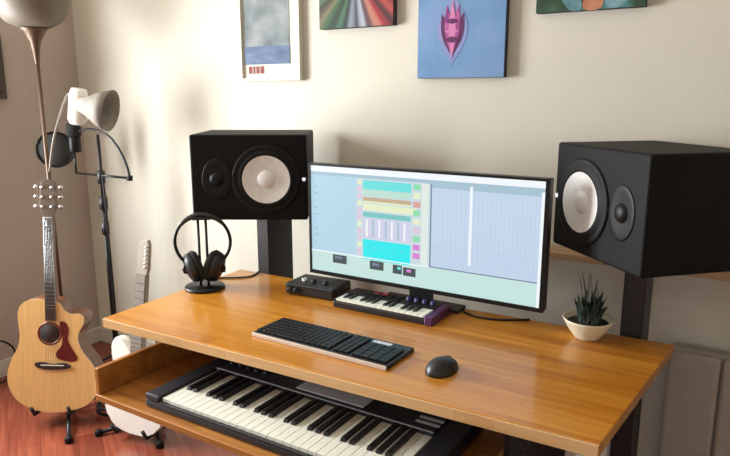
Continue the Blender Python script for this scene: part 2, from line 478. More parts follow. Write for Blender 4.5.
def rect(u0, v0, u1, v1, ci):
    layer[0] += 1
    u0, u1 = u0 * 1.25 / (1 + .25 * u0), u1 * 1.25 / (1 + .25 * u1)
    y = -.0006 - layer[0] * .00002
    P = lambda u, v: sc.verts.new((SX0 + (SX1 - SX0) * u, y, SZ1 - (SZ1 - SZ0) * v))
    f = sc.faces.new((P(u0, v0), P(u0, v1), P(u1, v1), P(u1, v0))); f.material_index = ci
pale = C(178, 212, 230); white = C(240, 246, 250); mint = C(196, 226, 222); lav = C(194, 213, 234); lav2 = C(180, 199, 224)
cy = C(104, 222, 220); cyb = C(30, 232, 236); cream = C(226, 236, 198); brn = C(196, 172, 140); tl = C(120, 196, 196); grn = C(140, 222, 176)
mag = C(214, 130, 208); lil = C(206, 206, 230); pink = C(222, 196, 216); dk = C(96, 118, 124); ln = C(116, 130, 158); dgr = C(62, 76, 82); soft = C(164, 192, 208)
rect(0, 0, 1, 1, mint)
rect(0, .0, 1, .055, white); rect(0, .055, 1, .085, soft)
rect(0, .085, .19, .80, pale)
for k in range(10): rect(.012, .12 + k * .066, .02 + .006 * (k % 3), .135 + k * .066, soft)
rect(.19, .085, .505, .80, C(200, 216, 226))
for k in range(11): rect(.196, .1 + k * .063, .214, .14 + k * .063, pink if k % 3 else cream)
rect(.22, .10, .425, .18, cy); rect(.22, .18, .425, .24, C(186, 222, 208)); rect(.22, .25, .425, .285, brn)
rect(.22, .285, .425, .30, cream); rect(.22, .31, .45, .37, cream); rect(.22, .385, .425, .43, tl); rect(.22, .44, .425, .62, lil)
for k in range(7): rect(.232 + k * .027, .45, .240 + k * .027, .61, soft if k % 2 else white)
rect(.22, .635, .425, .82, cyb)
for k in range(5): rect(.225 + k * .04, .70, .235 + k * .04, .715, cy)
for k in range(9):
    rect(.435, .10 + k * .075, .465, .15 + k * .075, [grn, cream, C(220, 160, 150), grn, cream, pink, grn, mag, mag][k])
rect(.47, .09, .50, .80, C(222, 232, 226))
rect(.512, .085, .985, .80, lav)
rect(.512, .085, .985, .12, soft)
for k in range(24): rect(.525 + k * .019, .13, .527 + k * .019, .79, lav2)
for k in range(11): rect(.515, .60 + k * .017, .985, .603 + k * .017, lav2)
rect(.677, .085, .689, .74, white)
rect(.508, .085, .514, .80, ln); rect(.508, .795, .985, .805, ln)
rect(0, .80, .505, .81, white)
rect(.09, .82, .15, .90, dgr); rect(.25, .825, .31, .905, dgr); rect(.35, .83, .39, .91, dgr); rect(.395, .84, .45, .915, dgr)
rect(.37, .845, .385, .87, cy); rect(.41, .855, .43, .88, mag); rect(.26, .845, .29, .87, ln); rect(.1, .835, .13, .855, ln)
rect(.985, .085, 1, 1, white)
scr = obj('screen', sc, [c for c in cols], mon); scr['label'] = 'lit screen with a colour-banded mixing window and a pale timeline'
bm = new(); box(bm, (-.04, .036, .05), (.04, .068, .3), 0.004); obj('stand_neck', bm, M['black'], mon)
bm = new(); box(bm, (-.15, .025, 0), (.15, .095, .012), 0.004); box(bm, (-.04, .04, .0125), (.04, .066, .05)); obj('stand_base', bm, M['black'], mon)

# ------------------------------------------------------------------ piano keys builder
def keys(parent, x0, x1, yf, yb, z, n, start, bl_from, wh=.012, bh=.009):
    p = (x1 - x0) / n
    bm = new(); box(bm, (.0006, 0, -wh), (p - .0006, yb - yf, 0), 0.0012, 2)
    w0 = obj('white_key', bm, M['keyw'], parent, (x0, yf, z))
    for i in range(1, n): copy_part(w0, parent, (x0 + i * p, yf, z))
    bm = new()
    bw = p * .30
    vs = [(-bw, 0, .0003), (bw, 0, .0003), (bw, yb - yf - bl_from, .0003), (-bw, yb - yf - bl_from, .0003)]
    top = [(-bw * .8, .005, bh), (bw * .8, .005, bh), (bw * .8, yb - yf - bl_from, bh), (-bw * .8, yb - yf - bl_from, bh)]
    A = [bm.verts.new(v) for v in vs]; B = [bm.verts.new(v) for v in top]
    bm.faces.new(A[::-1]); bm.faces.new(B)
    for i in range(4): bm.faces.new((A[i], A[(i + 1) % 4], B[(i + 1) % 4], B[i]))
    b0 = None
    for i in range(n - 1):
        if (i + start) % 7 in (2, 6): continue
        L = (x0 + (i + 1) * p, yf + bl_from, z)
        if b0 is None: b0 = obj('black_key', bm, M['keyb'], parent, L)
        else: copy_part(b0, parent, L)

# stage piano in the tray
PX0, PX1, PY0, PY1 = -1.462, -0.565, 1.135, 1.53
pi_ = thing('digital_piano', 'black digital piano with white keys lying on the pull-out tray', 'keyboard', (0, 0, TZ))
pi_.location = (-1.0, 1.135, TZ + .0005)
px = lambda x: x + 1.0
py = lambda y: y - 1.135
KX0, KX1, KYF, KYB, KZ = -1.402, -0.642, 1.148, 1.365, .036
bm = new()
box(bm, (px(PX0), 0, 0), (px(PX1), py(PY1), .022), .006)
box(bm, (px(PX0), 0, .0215), (px(KX0) - .002, py(PY1), .042), .006)
box(bm, (px(KX1) + .002, 0, .0215), (px(PX1), py(PY1), .042), .006)
box(bm, (px(KX0) - .0022, py(KYB) + .001, .0215), (px(KX1) + .0022, py(PY1), .044), .004)
box(bm, (px(KX0) - .0022, 0, .0215), (px(KX1) + .0022, py(KYF) - .002, .027), .002)
obj('body', bm, M['piano'], pi_)
keys(pi_, px(KX0), px(KX1), py(KYF), py(KYB), KZ, 29, 0, .075)
bm = new(); box(bm, (px(-1.10), py(1.388), .0445), (px(-.865), py(1.445), .0475), .001); obj('control_panel', bm, M['disp'], pi_)['label'] = 'light grey control panel'
for y_ in (1.40, 1.425):
    bm = new(); box(bm, (px(-.71), py(y_), .0445), (px(-.64), py(y_ + .012), .0455)); obj('button_strip', bm, M['disp'], pi_)
bm = new(); box(bm, (px(KX0), py(1.3675), .0445), (px(KX1), py(1.3725), .0452)); obj('trim_strip', bm, M['disp'], pi_)
for k in range(5):
    bm = new(); lathe(bm, [(.009, .0445), (.009, .052), (0, .053)], 14, mx=Matrix.Translation((px(-1.38 + k * .035), py(1.42), 0))); obj('knob', bm, M['black2'], pi_)

# midi controller under the monitor
mi = thing('midi_controller', 'small mini-key midi controller with purple right end under the monitor', 'keyboard', (-1.005, 1.72, DZ))
bm = new(); box(bm, (-.19, 0, 0), (.155, .15, .022), .004); box(bm, (-.19, .075, .022), (.155, .15, .03), .003); box(bm, (-.19, 0, .022), (-.184, .075, .029), .001)
obj('body', bm, M['black'], mi)
bm = new(); box(bm, (.1555, 0, 0), (.185, .15, .03), .004); obj('end_cheek', bm, M['purple'], mi)['label'] = 'purple end'
keys(mi, -.182, .153, .004, .074, .029, 15, 0, .022, .006, .006)
for r in range(2):
    for k in range(4):
        bm = new(); box(bm, (-.1 + k * .03, .092 + r * .028, .0305), (-.076 + k * .03, .115 + r * .028, .0335), .001); obj('pad', bm, M['redpad'] if k < 2 and r else M['black2'], mi)
for k in range(4):
    bm = new(); lathe(bm, [(.009, .0305), (.008, .042), (0, .043)], 14, mx=Matrix.Translation((.04 + k * .03, .12, 0))); obj('knob', bm, M['bluepad'], mi)

# computer keyboard
kb = thing('computer_keyboard', 'black computer keyboard with pale front edge, in front of the midi controller', 'computer keyboard', (-1.012, 1.445, DZ), math.radians(-.6))
kb.scale = (.97, .97, 1)
bm = new(); box(bm, (-.243, -.078, 0), (.243, .078, .013), .004); obj('body', bm, M['black'], kb)
bm = new(); box(bm, (-.241, -.0835, .0), (.241, -.0783, .0125), .002); obj('front_edge', bm, M['silver'], kb)['label'] = 'pale metallic front edge'
def keyblock(name, x0, n, rows, w=.0186):
    bm = new()
    for r in range(rows):
        y = -.068 + r * .0215
        x = x0
        k = 0
        while k < n:
            ww = 1
            if n > 10 and r == 0 and k == 4: ww = 6
            if n > 10 and r in (1, 2, 3) and k == n - 2: ww = 2
            box(bm, (x + .001, y + .001, .0135), (x + w * ww - .001, y + .0195, .019), .0015, 1)
            x += w * ww; k += ww
    obj(name, bm, M['black2'], kb)
keyblock('letter_keys', -.236, 15, 6)
keyblock('navigation_keys', .052, 3, 6)
keyblock('number_pad', .1165, 4, 5, .029)
bm = new(); box(bm, (.1165, .043, .0135), (.18, .062, .015)); obj('status_strip', bm, M['disp'], kb)

# mouse
ms = thing('computer_mouse', 'small black computer mouse right of the computer keyboard', 'mouse', (-.655, 1.445, DZ), math.radians(-8))
bm = new()
bmesh.ops.create_uvsphere(bm, u_segments=28, v_segments=18, radius=1)
for v in bm.verts:
    x, y, z = v.co
    z = max(z, -.05)
    v.co = (x * .037 * (1 - .12 * y), y * .057, (z + .05) * (.036 + (-.006 * y)))
for f in bm.faces: f.smooth = True
obj('shell', bm, M['black'], ms)
bm = new(); lathe(bm, [(0, -.004), (.009, -.004), (.009, .004), (0, .004)], 20, mx=Matrix.Translation((0, .026, .0235)) @ Matrix.Rotation(PI / 2, 4, 'Y')); obj('scroll_wheel', bm, M['rub'], ms)

# audio interface
ai = thing('audio_interface', 'flat black audio interface box at the left foot of the monitor', 'audio interface', (-1.335, 1.83, DZ), math.radians(4))
bm = new(); box(bm, (-.095, -.075, .004), (.105, .06, .044), .006); obj('case', bm, M['black'], ai)
for x in (-.07, -.045):
    bm = new(); lathe(bm, [(.009, 0), (.009, .012), (.006, .014), (0, .014)], 16, mx=Matrix.Translation((x, -.0752, .024)) @ Matrix.Rotation(PI / 2, 4, 'X')); obj('input_jack', bm, M['metal'], ai)
for k, x in enumerate((-.04, .0, .05)):
    bm = new(); lathe(bm, [(.010, .0445), (.010, .056), (0, .0575)], 18, mx=Matrix.Translation((x, -.03, 0))); obj('knob', bm, M['chrome'] if k == 0 else M['black2'], ai)
for x in (-.08, .09):
    for y in (-.06, .045):
        bm = new(); lathe(bm, [(0, 0), (.008, 0), (.008, .0045), (0, .0045)], 12, mx=Matrix.Translation((x, y, 0))); obj('foot', bm, M['rub'], ai)

# ------------------------------------------------------------------ headphones on stand
hs = thing('headphone_stand', 'thin black headphone stand with two upright rods at the desk left end', 'headphone stand', (-1.725, 1.645, DZ), math.radians(40))
bm = new(); lathe(bm, [(0, 0), (.072, 0), (.075, .006), (.071, .012), (0, .013)], 40); obj('base', bm, M['black2'], hs)
for x in (-.014, .014):
    bm = new(); tube(bm, [(x, 0, .0125), (x, 0, .268)], .005, 10); obj('rod', bm, M['metal'], hs)
bm = new(); box(bm, (-.035, -.02, .2625), (.035, .02, .273), .005); obj('cradle', bm, M['metal'], hs)
hp = thing('headphones', 'black over-ear headphones with looped headband hanging on the rod stand', 'headphones', (-1.725, 1.645, DZ + .274), math.radians(40))
RB = .100
bm = new(); tube(bm, [(RB * math.sin(-2.45 + 4.9 * k / 48), 0, -RB + .005 + RB * math.cos(-2.45 + 4.9 * k / 48)) for k in range(49)], .0062, 10); obj('headband', bm, M['black2'], hp)
bm = new(); tube(bm, [((RB + .0) * math.sin(-.85 + 1.7 * k / 40), 0, -RB + .005 + RB * math.cos(-.85 + 1.7 * k / 40)) for k in range(41)], [.007 + .004 * math.sin(PI * k / 40) for k in range(41)], 12); obj('headband_pad', bm, M['black'], hp)
for s in (-1, 1):
    mx = Matrix.Translation((s * .034, .012, -.192)) @ Matrix.Rotation(s * PI / 2 + s * .30, 4, 'Y') @ Matrix.Rotation(.35, 4, 'X') @ Matrix.Diagonal((1.15, 1.0, 1, 1))
    bm = new(); lathe(bm, [(0, .034), (.028, .033), (.045, .026), (.05, .012), (.05, .004), (0, .004)], 32, mx=mx); cup = obj('ear_cup', bm, M['black'], hp)
    bm = new(); lathe(bm, [(.02, -.020), (.046, -.020), (.053, -.008), (.052, .003), (.03, .003)], 32, mx=mx); obj('ear_cushion', bm, M['foam'], cup)
    bm = new(); tube(bm, [(s * .0685, 0, -.187), (s * .074, .002, -.197), (s * .072, .006, -.212), (s * .06, .010, -.212)], .006, 8); obj('yoke', bm, M['metal'], hp)
hc = new(); tube(hc, spline([(-1.80, 1.70, .7535), (-1.77, 1.76, .7535), (-1.72, 1.80, .7535), (-1.68, 1.85, .7535), (-1.70, 1.92, .7535)], 6, False), .0032, 6)
tag(obj('cable', hc, M['black2']), 'thin black cable lying on the desk behind the headphone stand', 'cable')
mc = new(); tube(mc, spline([(-.79, 1.90, .7535), (-.74, 1.875, .7535), (-.68, 1.88, .7535), (-.62, 1.91, .7535), (-.58, 1.94, .7535)], 6, False), .0035, 6)
tag(obj('cable', mc, M['black2']), 'thin black cable lying on the desk under the right end of the monitor', 'cable')

# ------------------------------------------------------------------ potted plant
pl = thing('potted_plant', 'small dark green plant in a cream bowl under the right speaker', 'plant', (-.388, 1.885, DZ))
pl.scale = (1.12, 1.12, 1.12)
bm = new(); lathe(bm, [(0, 0), (.03, 0), (.034, .006), (.05, .026), (.063, .05), (.066, .056), (.060, .054), (.048, .035), (0, .03)], 36); obj('bowl', bm, M['dish'], pl)
bm = new(); lathe(bm, [(.053, .044), (.03, .05), (0, .052)], 24); obj('soil', bm, M['soil'], pl)
rnd = random.Random(3)
bm = new()
def blade(bm, base, tip, w, bend=.0):
    base, tip = Vector(base), Vector(tip)
    d = tip - base
    s = d.cross(Vector((0, 0, 1)))
    s = s.normalized() if s.length > 1e-5 else Vector((1, 0, 0))
    nrm = s.cross(d).normalized()
    prev = None
    for k in range(6):
        t = k / 5
        c = base + d * t + nrm * bend * math.sin(PI * t)
        ww = w * math.sin(PI * (.12 + .86 * t)) ** .8
        cur = (bm.verts.new(c - s * ww), bm.verts.new(c + nrm * ww * .35), bm.verts.new(c + s * ww))
        if prev:
            for q in range(2):
                f = bm.faces.new((prev[q], prev[q + 1], cur[q + 1], cur[q])); f.smooth = True
        prev = cur
for k in range(110):
    a_ = rnd.uniform(0, 2 * PI); r0 = rnd.uniform(0, .036); r1 = r0 + rnd.uniform(.0, .018)
    blade(bm, (r0 * math.cos(a_), r0 * math.sin(a_), .045), (r1 * math.cos(a_), r1 * math.sin(a_), rnd.uniform(.085, .125)), rnd.uniform(.006, .011), .006)
obj('foliage', bm, M['leaf'], pl)
bm = new()
for k in range(9):
    a_ = k * 2.4; r0 = .012 + .016 * rnd.random(); r1 = r0 + rnd.uniform(-.01, .03)
    blade(bm, (r0 * math.cos(a_), r0 * math.sin(a_), .045), (r1 * math.cos(a_), r1 * math.sin(a_), rnd.uniform(.14, .195)), rnd.uniform(.003, .0055), .01)
obj('tall_blades', bm, M['stem'], pl)

# ------------------------------------------------------------------ guitars
def basis(P0, P1, toward):
    P0, P1 = Vector(P0), Vector(P1)
    v = (P1 - P0).normalized()
    n = Vector(toward); n = (n - v * n.dot(v)).normalized()
    u = v.cross(n)
    return Matrix(((u.x, v.x, n.x, P0.x), (u.y, v.y, n.y, P0.y), (u.z, v.z, n.z, P0.z), (0, 0, 0, 1)))
def disc(bm, c, r0, r1, z0, z1, seg=28):
    lathe(bm, [(r0, z0), (r0, z1), (r1, z1), (r1, z0)] if r0 > 0 else [(0, z1), (r1, z1), (r1, z0), (0, z0)], seg, mx=Matrix.Translation((c[0], c[1], 0)))

g = thing('acoustic_guitar', 'cutaway acoustic guitar with blond top on a floor stand in the corner', 'guitar')
g.matrix_world = basis((-2.565, 1.50, .074), (-2.599, 1.615, 1.10), (.55, -.83, .1))
K = 1.034 / 233
def q(p): return ((p[0] - 53) * K * 1.04, (411 - p[1]) * K)
outline = [(53, 411), (36, 408.5), (20, 400), (12, 387), (10.3, 373), (14, 358), (20, 346), (22.7, 335), (22, 324), (21, 313), (23.5, 303), (31, 297),
           (43, 295.5), (52, 297), (60, 299), (64.5, 306), (70, 309.5), (78, 309.5), (83, 313.5), (82, 321), (78, 329), (77.5, 338), (82, 349), (90, 360), (95.5, 373), (96, 386), (90, 398), (76, 407)]
out = spline([q(p) for p in outline], 4)
bm = new(); prism(bm, out, -.105, -.0032, 0.003); body = obj('body', bm, M['maple'], g); body['label'] = 'brown back and sides'
bm = new(); prism(bm, out, -.003, 0.0); obj('top', bm, M['spruce'], g)['label'] = 'blond spruce top'
bm = new(); prism(bm, [(x * 1.004, y) for x, y in out], -.0045, -.002); obj('binding', bm, M['bone'], body)
sh_c = q((51, 330))
bm = new(); disc(bm, sh_c, 0, .043, .0002, .0008); obj('sound_hole', bm, M['dark'], g)
bm = new(); disc(bm, sh_c, .0445, .053, .0002, .0011); obj('rosette', bm, M['guard'], g)
bm = new(); prism(bm, spline([q(p) for p in [(61, 318), (66, 318.5), (69, 326), (68, 336), (72, 345), (77, 354), (74, 358), (66, 357.5), (58, 355), (57, 349), (62, 342), (63, 333), (61, 325)]], 3), .0012, .0025); obj('pickguard', bm, M['guard'], g)
bm = new(); prism(bm, spline([q(p) for p in [(37, 360), (45, 359), (54, 361), (63, 359.5), (70, 361.5), (69, 365), (54, 366.5), (40, 365)]], 3), .0003, .008, .001); bri = obj('bridge', bm, M['ebony'], g)
bm = new(); box(bm, (q((43, 0))[0], q((0, 361.6))[1] - .002, .0082), (q((65, 0))[0], q((0, 361.6))[1] + .001, .012)); obj('saddle', bm, M['bone'], bri)
nb, nt_ = q((52.5, 317)), q((51.2, 214))
bm = new(); prism(bm, [(nb[0] - .021, nb[1] + .06), (nb[0] + .021, nb[1] + .06), (nt_[0] + .0185, nt_[1]), (nt_[0] - .0185, nt_[1])], -.02, .0012, 0.002); obj('neck', bm, M['maple'], g)
L0 = 1.034 * .62
bm = new()
for k in range(1, 18):
    y = nt_[1] - L0 * (1 - 2 ** (-k / 12))
    t = (nt_[1] - y) / (nt_[1] - nb[1]); xc = nt_[0] + (nb[0] - nt_[0]) * t
    box(bm, (xc - .019 - .004 * t, y - .0008, .0071), (xc + .019 + .004 * t, y + .0008, .0085))
prism(bm, [(nb[0] - .024, nb[1]), (nb[0] + .024, nb[1]), (nt_[0] + .019, nt_[1]), (nt_[0] - .019, nt_[1])], .0013, .007, 0.001, mi=1)
fb = obj('fretboard', bm, [M['chrome'], M['ebony']], g)
hx, hy = q((50.5, 197))
bm = new(); prism(bm, [(nt_[0] - .02, nt_[1] + .0005), (nt_[0] + .02, nt_[1] + .0005), (nt_[0] + .036, nt_[1] + .04), (nt_[0] + .031, nt_[1] + .15), (nt_[0] + .012, nt_[1] + .163), (nt_[0], nt_[1] + .158), (nt_[0] - .012, nt_[1] + .163), (nt_[0] - .031, nt_[1] + .15), (nt_[0] - .036, nt_[1] + .04)], -.014, .003, 0.002)
hd = obj('headstock', bm, M['head'], g)
bm = new(); box(bm, (nt_[0] - .019, nt_[1] - .003, .0072), (nt_[0] + .019, nt_[1], .0095)); obj('nut', bm, M['bone'], g)
for s in (-1, 1):
    for k in range(3):
        y = nt_[1] + .045 + k * .042
        bm = new(); disc(bm, (nt_[0] + s * .02, y), 0, .006, .003, .014, 12); tube(bm, [(nt_[0] + s * .03, y, -.006), (nt_[0] + s * .046, y, -.006)], .003, 8)
        lathe(bm, [(0, 0), (.009, .003), (.01, .01), (.006, .016), (0, .017)], 12, mx=Matrix.Translation((nt_[0] + s * .044, y, -.006)) @ Matrix.Rotation(s * PI / 2, 4, 'Y'))
        obj('tuning_peg', bm, M['chrome'], hd)
for k in range(6):
    o_ = (k - 2.5)
    bm = new(); tube(bm, [(q((54, 0))[0] + o_ * .010, q((0, 361))[1], .0125), (nt_[0] + o_ * .0062, nt_[1] - .001, .0102)], .0005, 5); obj('string', bm, M['chrome'], g)

def guitar_stand(label, mx, zb, angles, reach):
    """post behind the body, three low legs, two cradle arms under the lower bout"""
    s = thing('guitar_stand', label, 'guitar stand', group='guitar stands')
    n = Vector((mx[0][2], mx[1][2], 0)).normalized(); u = Vector((-n.y, n.x, 0))
    s.location = (mx.translation.x - n.x * .16, mx.translation.y - n.y * .16, 0)
    P = lambda a_, b_, z: tuple(u * a_ + n * b_ + Vector((0, 0, z)))
    bm = new(); tube(bm, [(0, 0, .03), (0, 0, .12), P(0, -.06, .40)], .0095, 10); obj('post', bm, M['metal'], s)
    for a_, r in zip(angles, reach):
        d = math.radians(a_); e_ = (r * math.sin(d), r * math.cos(d))
        bm = new(); tube(bm, [P(0, 0, .045), P(e_[0], e_[1], .012)], .0095, 8); lg = obj('leg', bm, M['metal'], s)
        bm = new(); lathe(bm, [(0, 0), (.017, 0), (.017, .02), (.011, .028), (0, .028)], 14, mx=Matrix.Translation(P(e_[0], e_[1], 0))); obj('rubber_foot', bm, M['rub'], lg)
    bm = new()
    for sg in (-1, 1): tube(bm, [P(0, .005, zb - .022), P(sg * .075, .04, zb - .016), P(sg * .08, .165, zb - .006), P(sg * .08, .185, zb + .035)], .008, 8)
    obj('cradle', bm, M['foam'], s)
guitar_stand('black tubular guitar stand under the acoustic guitar', g.matrix_world, .074, (22, 130, 245), (.31, .22, .26))

# white electric guitar half hidden behind the desk
e = thing('electric_guitar', 'white electric guitar behind the left end of the desk, mostly hidden', 'guitar')
e.matrix_world = basis((-2.165, 1.60, .042), (-2.105, 1.69, .89), (.2, -.95, .1))
ol = [(0, 0), (-.07, .008), (-.125, .045), (-.15, .11), (-.14, .18), (-.115, .24), (-.12, .30), (-.135, .36), (-.115, .405), (-.075, .40), (-.045, .365), (-.025, .345), (.03, .345),
      (.05, .355), (.085, .375), (.105, .35), (.10, .30), (.105, .24), (.135, .18), (.15, .11), (.125, .045), (.07, .008)]
ol = spline(ol, 4)
bm = new(); prism(bm, ol, -.045, 0, .006); obj('body', bm, M['white'], e)
bm = new(); prism(bm, [(-.028, .345), (.028, .345), (.022, .70), (-.022, .70)], -.022, .004, .002); obj('neck', bm, M['neck2'], e)
bm = new(); prism(bm, [(-.028, .30), (.028, .30), (.023, .70), (-.023, .70)], .0045, .010, mi=1)
for k in range(1, 20):
    y = .70 - .62 * (1 - 2 ** (-k / 12)); box(bm, (-.0245, y - .001, .0102), (.0245, y + .001, .0118))
obj('fretboard', bm, [M['chrome'], M['shade']], e)
bm = new(); prism(bm, [(-.024, .7005), (.024, .7005), (.03, .73), (.027, .83), (.018, .848), (-.02, .835), (-.026, .73)], -.016, .004, .002); hd2 = obj('headstock', bm, M['neck2'], e)
for k in range(6):
    y = .735 + k * .017
    bm = new(); disc(bm, (.018, y), 0, .004, .004, .012, 10); tube(bm, [(.024, y, -.005), (.037, y, -.005)], .003, 8); obj('tuning_peg', bm, M['chrome'], hd2)
bm = new(); prism(bm, spline([(-.06, .31), (.06, .30), (.075, .22), (.08, .12), (.04, .10), (0, .16), (-.07, .22)], 4), .0005, .0025); obj('pickguard', bm, M['dish'], e)
for y in (.27, .20):
    bm = new(); box(bm, (-.04, y - .012, .003), (.04, y + .012, .010), .003); obj('pickup', bm, M['black2'], e)
bm = new(); box(bm, (-.04, .115, .0005), (.035, .145, .010), .002); obj('bridge', bm, M['chrome'], e)
guitar_stand('black tubular guitar stand under the white electric guitar', e.matrix_world, .044, (-48, 42, 180), (.24, .20, .2))

# ------------------------------------------------------------------ floor lamp
fl = thing('floor_lamp', 'tall floor lamp with beige bowl top and a small white reading arm', 'floor lamp', (-2.90, 1.80, 0))
bm = new(); lathe(bm, [(0, 0), (.13, 0), (.135, .01), (.12, .022), (.03, .035), (0, .036)], 40); obj('base', bm, M['bronze'], fl)
bm = new(); tube(bm, [(0, 0, .03), (0, 0, 1.70)], .0095, 14); obj('pole', bm, M['bronze'], fl)
bm = new(); lathe(bm, [(.0098, 1.60), (.016, 1.66), (.024, 1.70), (.048, 1.745), (.064, 1.76), (0, 1.762)], 32); obj('bowl_holder', bm, M['bronze'], fl)
bm = new(); lathe(bm, [(.0, 1.7625), (.07, 1.7625), (.115, 1.785), (.15, 1.825), (.17, 1.875), (.177, 1.915), (.171, 1.915), (.164, 1.878), (.145, 1.832), (.105, 1.795), (0, 1.77)], 48); obj('bowl_shade', bm, M['lamp'], fl)
arm = spline([(.009, 0, 1.10), (.03, .02, 1.24), (.055, .05, 1.36), (.08, .08, 1.455), (.12, .095, 1.47)], 6, False)
bm = new(); tube(bm, arm, .006, 8); rarm = obj('reading_arm', bm, M['shade'], fl)
bm = new(); lathe(bm, [(0, 0), (.034, .0), (.043, .02), (.043, .13), (.034, .165), (0, .167)], 28, mx=Matrix.Translation((.135, .095, 1.395)) @ Matrix.Rotation(math.radians(12), 4, 'Y') @ Matrix.Translation((0, 0, -.07))); obj('lamp_socket', bm, M['white'], rarm)
hm = Matrix.Translation((.195, .10, 1.41)) @ Matrix.Rotation(math.radians(103), 4, 'Y') @ Matrix.Rotation(math.radians(-28), 4, 'X')
bm = new(); lathe(bm, [(.0, -.035), (.034, -.03), (.05, .01), (.082, .065), (.098, .115), (.095, .115), (.077, .065), (.044, .015), (0, .0)], 36, mx=hm); obj('reading_shade', bm, M['shade'], fl)['label'] = 'small grey bell shade on the reading arm'

# ------------------------------------------------------------------ microphone stand, microphone, pop filter
st = thing('microphone_stand', 'black tripod microphone stand with short boom in the left corner', 'microphone stand', (-2.78, 2.0, 0))
bm = new(); tube(bm, [(0, 0, .10), (0, 0, .95)], .011, 12); tube(bm, [(0, 0, .95), (0, 0, 1.27)], .0075, 12); obj('pole', bm, M['metal'], st)
for z, r in ((.93, .021), (.80, .019), (1.06, .019)):
    bm = new(); lathe(bm, [(.008, z - .035), (r, z - .03), (r, z + .03), (.008, z + .035)], 18); tube(bm, [(0, 0, z), (.035, -.01, z)], .006, 8); obj('clutch', bm, M['black'], st)
for k in range(3):
    a_ = math.radians(100 + 120 * k)
    bm = new(); tube(bm, [(0, 0, .13), (.23 * math.cos(a_), .23 * math.sin(a_), .012)], .008, 8); lg = obj('leg', bm, M['metal'], st)
    bm = new(); lathe(bm, [(0, 0), (.014, 0), (.014, .022), (0, .024)], 12, mx=Matrix.Translation((.225 * math.cos(a_), .225 * math.sin(a_), 0))); obj('rubber_foot', bm, M['rub'], lg)
bm = new(); lathe(bm, [(.012, .09), (.022, .095), (.022, .15), (.012, .155)], 16); obj('leg_hub', bm, M['black'], st)
bm = new(); tube(bm, [(-.185, -.01, 1.07), (.215, .0, 1.07)], .006, 10); tube(bm, [(-.185, -.01, 1.07), (-.185, -.01, 1.175)], .006, 10); boom = obj('boom_bar', bm, M['metal'], st)
bm = new(); lathe(bm, [(0, -.012), (.014, -.012), (.014, .012), (0, .012)], 16, mx=Matrix.Translation((.215, 0, 1.07))); obj('end_knob', bm, M['black2'], boom)
bm = new(); tube(bm, spline([(.215, 0, 1.075), (.205, -.005, 1.13), (.17, -.01, 1.20), (.11, -.015, 1.262), (.03, -.02, 1.292), (-.05, -.02, 1.296), (-.11, -.02, 1.285)], 6, False), .0062, 10); obj('gooseneck', bm, M['metal'], st)
mic = thing('microphone', 'upright black microphone on the stand boom behind the round pop filter', 'microphone', (-2.955, 1.99, 1.176))
bm = new(); lathe(bm, [(0, 0), (.026, 0), (.03, .006), (.03, .075), (.026, .08), (0, .08)], 28); obj('mic_body', bm, M['black2'], mic)
bm = new(); lathe(bm, [(.0305, .081), (.035, .088), (.035, .13), (.028, .148), (0, .152)], 28); obj('grille', bm, M['foam'], mic)
pf = thing('pop_filter', 'round black pop filter disc in front of the microphone', 'pop filter', (-3.07, 1.955, 1.187))
fx = Matrix.Rotation(math.radians(52), 4, 'Z') @ Matrix.Rotation(PI / 2, 4, 'X')
bm = new(); lathe(bm, [(0, -.002), (.083, -.002), (.083, .002), (0, .002)], 40, mx=fx); obj('mesh_disc', bm, M['pop'], pf)
bm = new(); tube(bm, [tuple(fx @ Vector((.087 * math.cos(2 * PI * k / 40), .087 * math.sin(2 * PI * k / 40), 0))) for k in range(40)], .006, 8, True); obj('hoop', bm, M['black2'], pf)
bm = new(); tube(bm, spline([(.055, .07, .03), (.07, .06, .055), (.09, .045, .03), (.1, .035, .02)], 5, False), .005, 8); obj('clip_arm', bm, M['black2'], pf)
bm = new(); tube(bm, spline([(-2.735, 1.975, 1.062), (-2.725, 1.972, .93), (-2.722, 1.97, .75), (-2.71, 1.965, .5), (-2.69, 1.95, .25), (-2.66, 1.94, .06), (-2.62, 1.90, .006), (-2.5, 1.85, .005), (-2.42, 1.78, .005)], 6, False), .0055, 8)
tag(obj('microphone_cable', bm, M['black2']), 'black cable hanging down beside the microphone stand pole to the floor', 'cable')
# cables and loops on the floor
bm = new()
pts = []
for k in range(64):
    t = k / 64 * 2 * PI * 2
    pts.append((-3.235 + .022 * math.sin(t * 3) , 1.63 + .085 * math.cos(t), .115 + .108 * math.sin(t) + .0))
tube(bm, pts, .005, 6, True)
tag(obj('cable_coil', bm, M['black2']), 'black cable loop leaning on the left wall beside the acoustic guitar', 'cable')
bm = new()
pts = [(-2.45 + .13 * math.cos(k * .35) * (1 + .15 * math.sin(k * 1.3)), 1.78 + .10 * math.sin(k * .35) * (1 + .2 * math.cos(k * .9)), .006 + .0014 * (k % 18)) for k in range(62)]
tube(bm, spline(pts, 2, False), .0055, 6)
tag(obj('floor_cable', bm, M['black2']), 'tangled black cable on the floor between the two guitars', 'cable')

# ------------------------------------------------------------------ pictures on the walls
def flat(bm, x0, z0, x1, z1, y, mi=0):
    f = bm.faces.new([bm.verts.new(p) for p in ((x0, y, z0), (x1, y, z0), (x1, y, z1), (x0, y, z1))]); f.material_index = mi
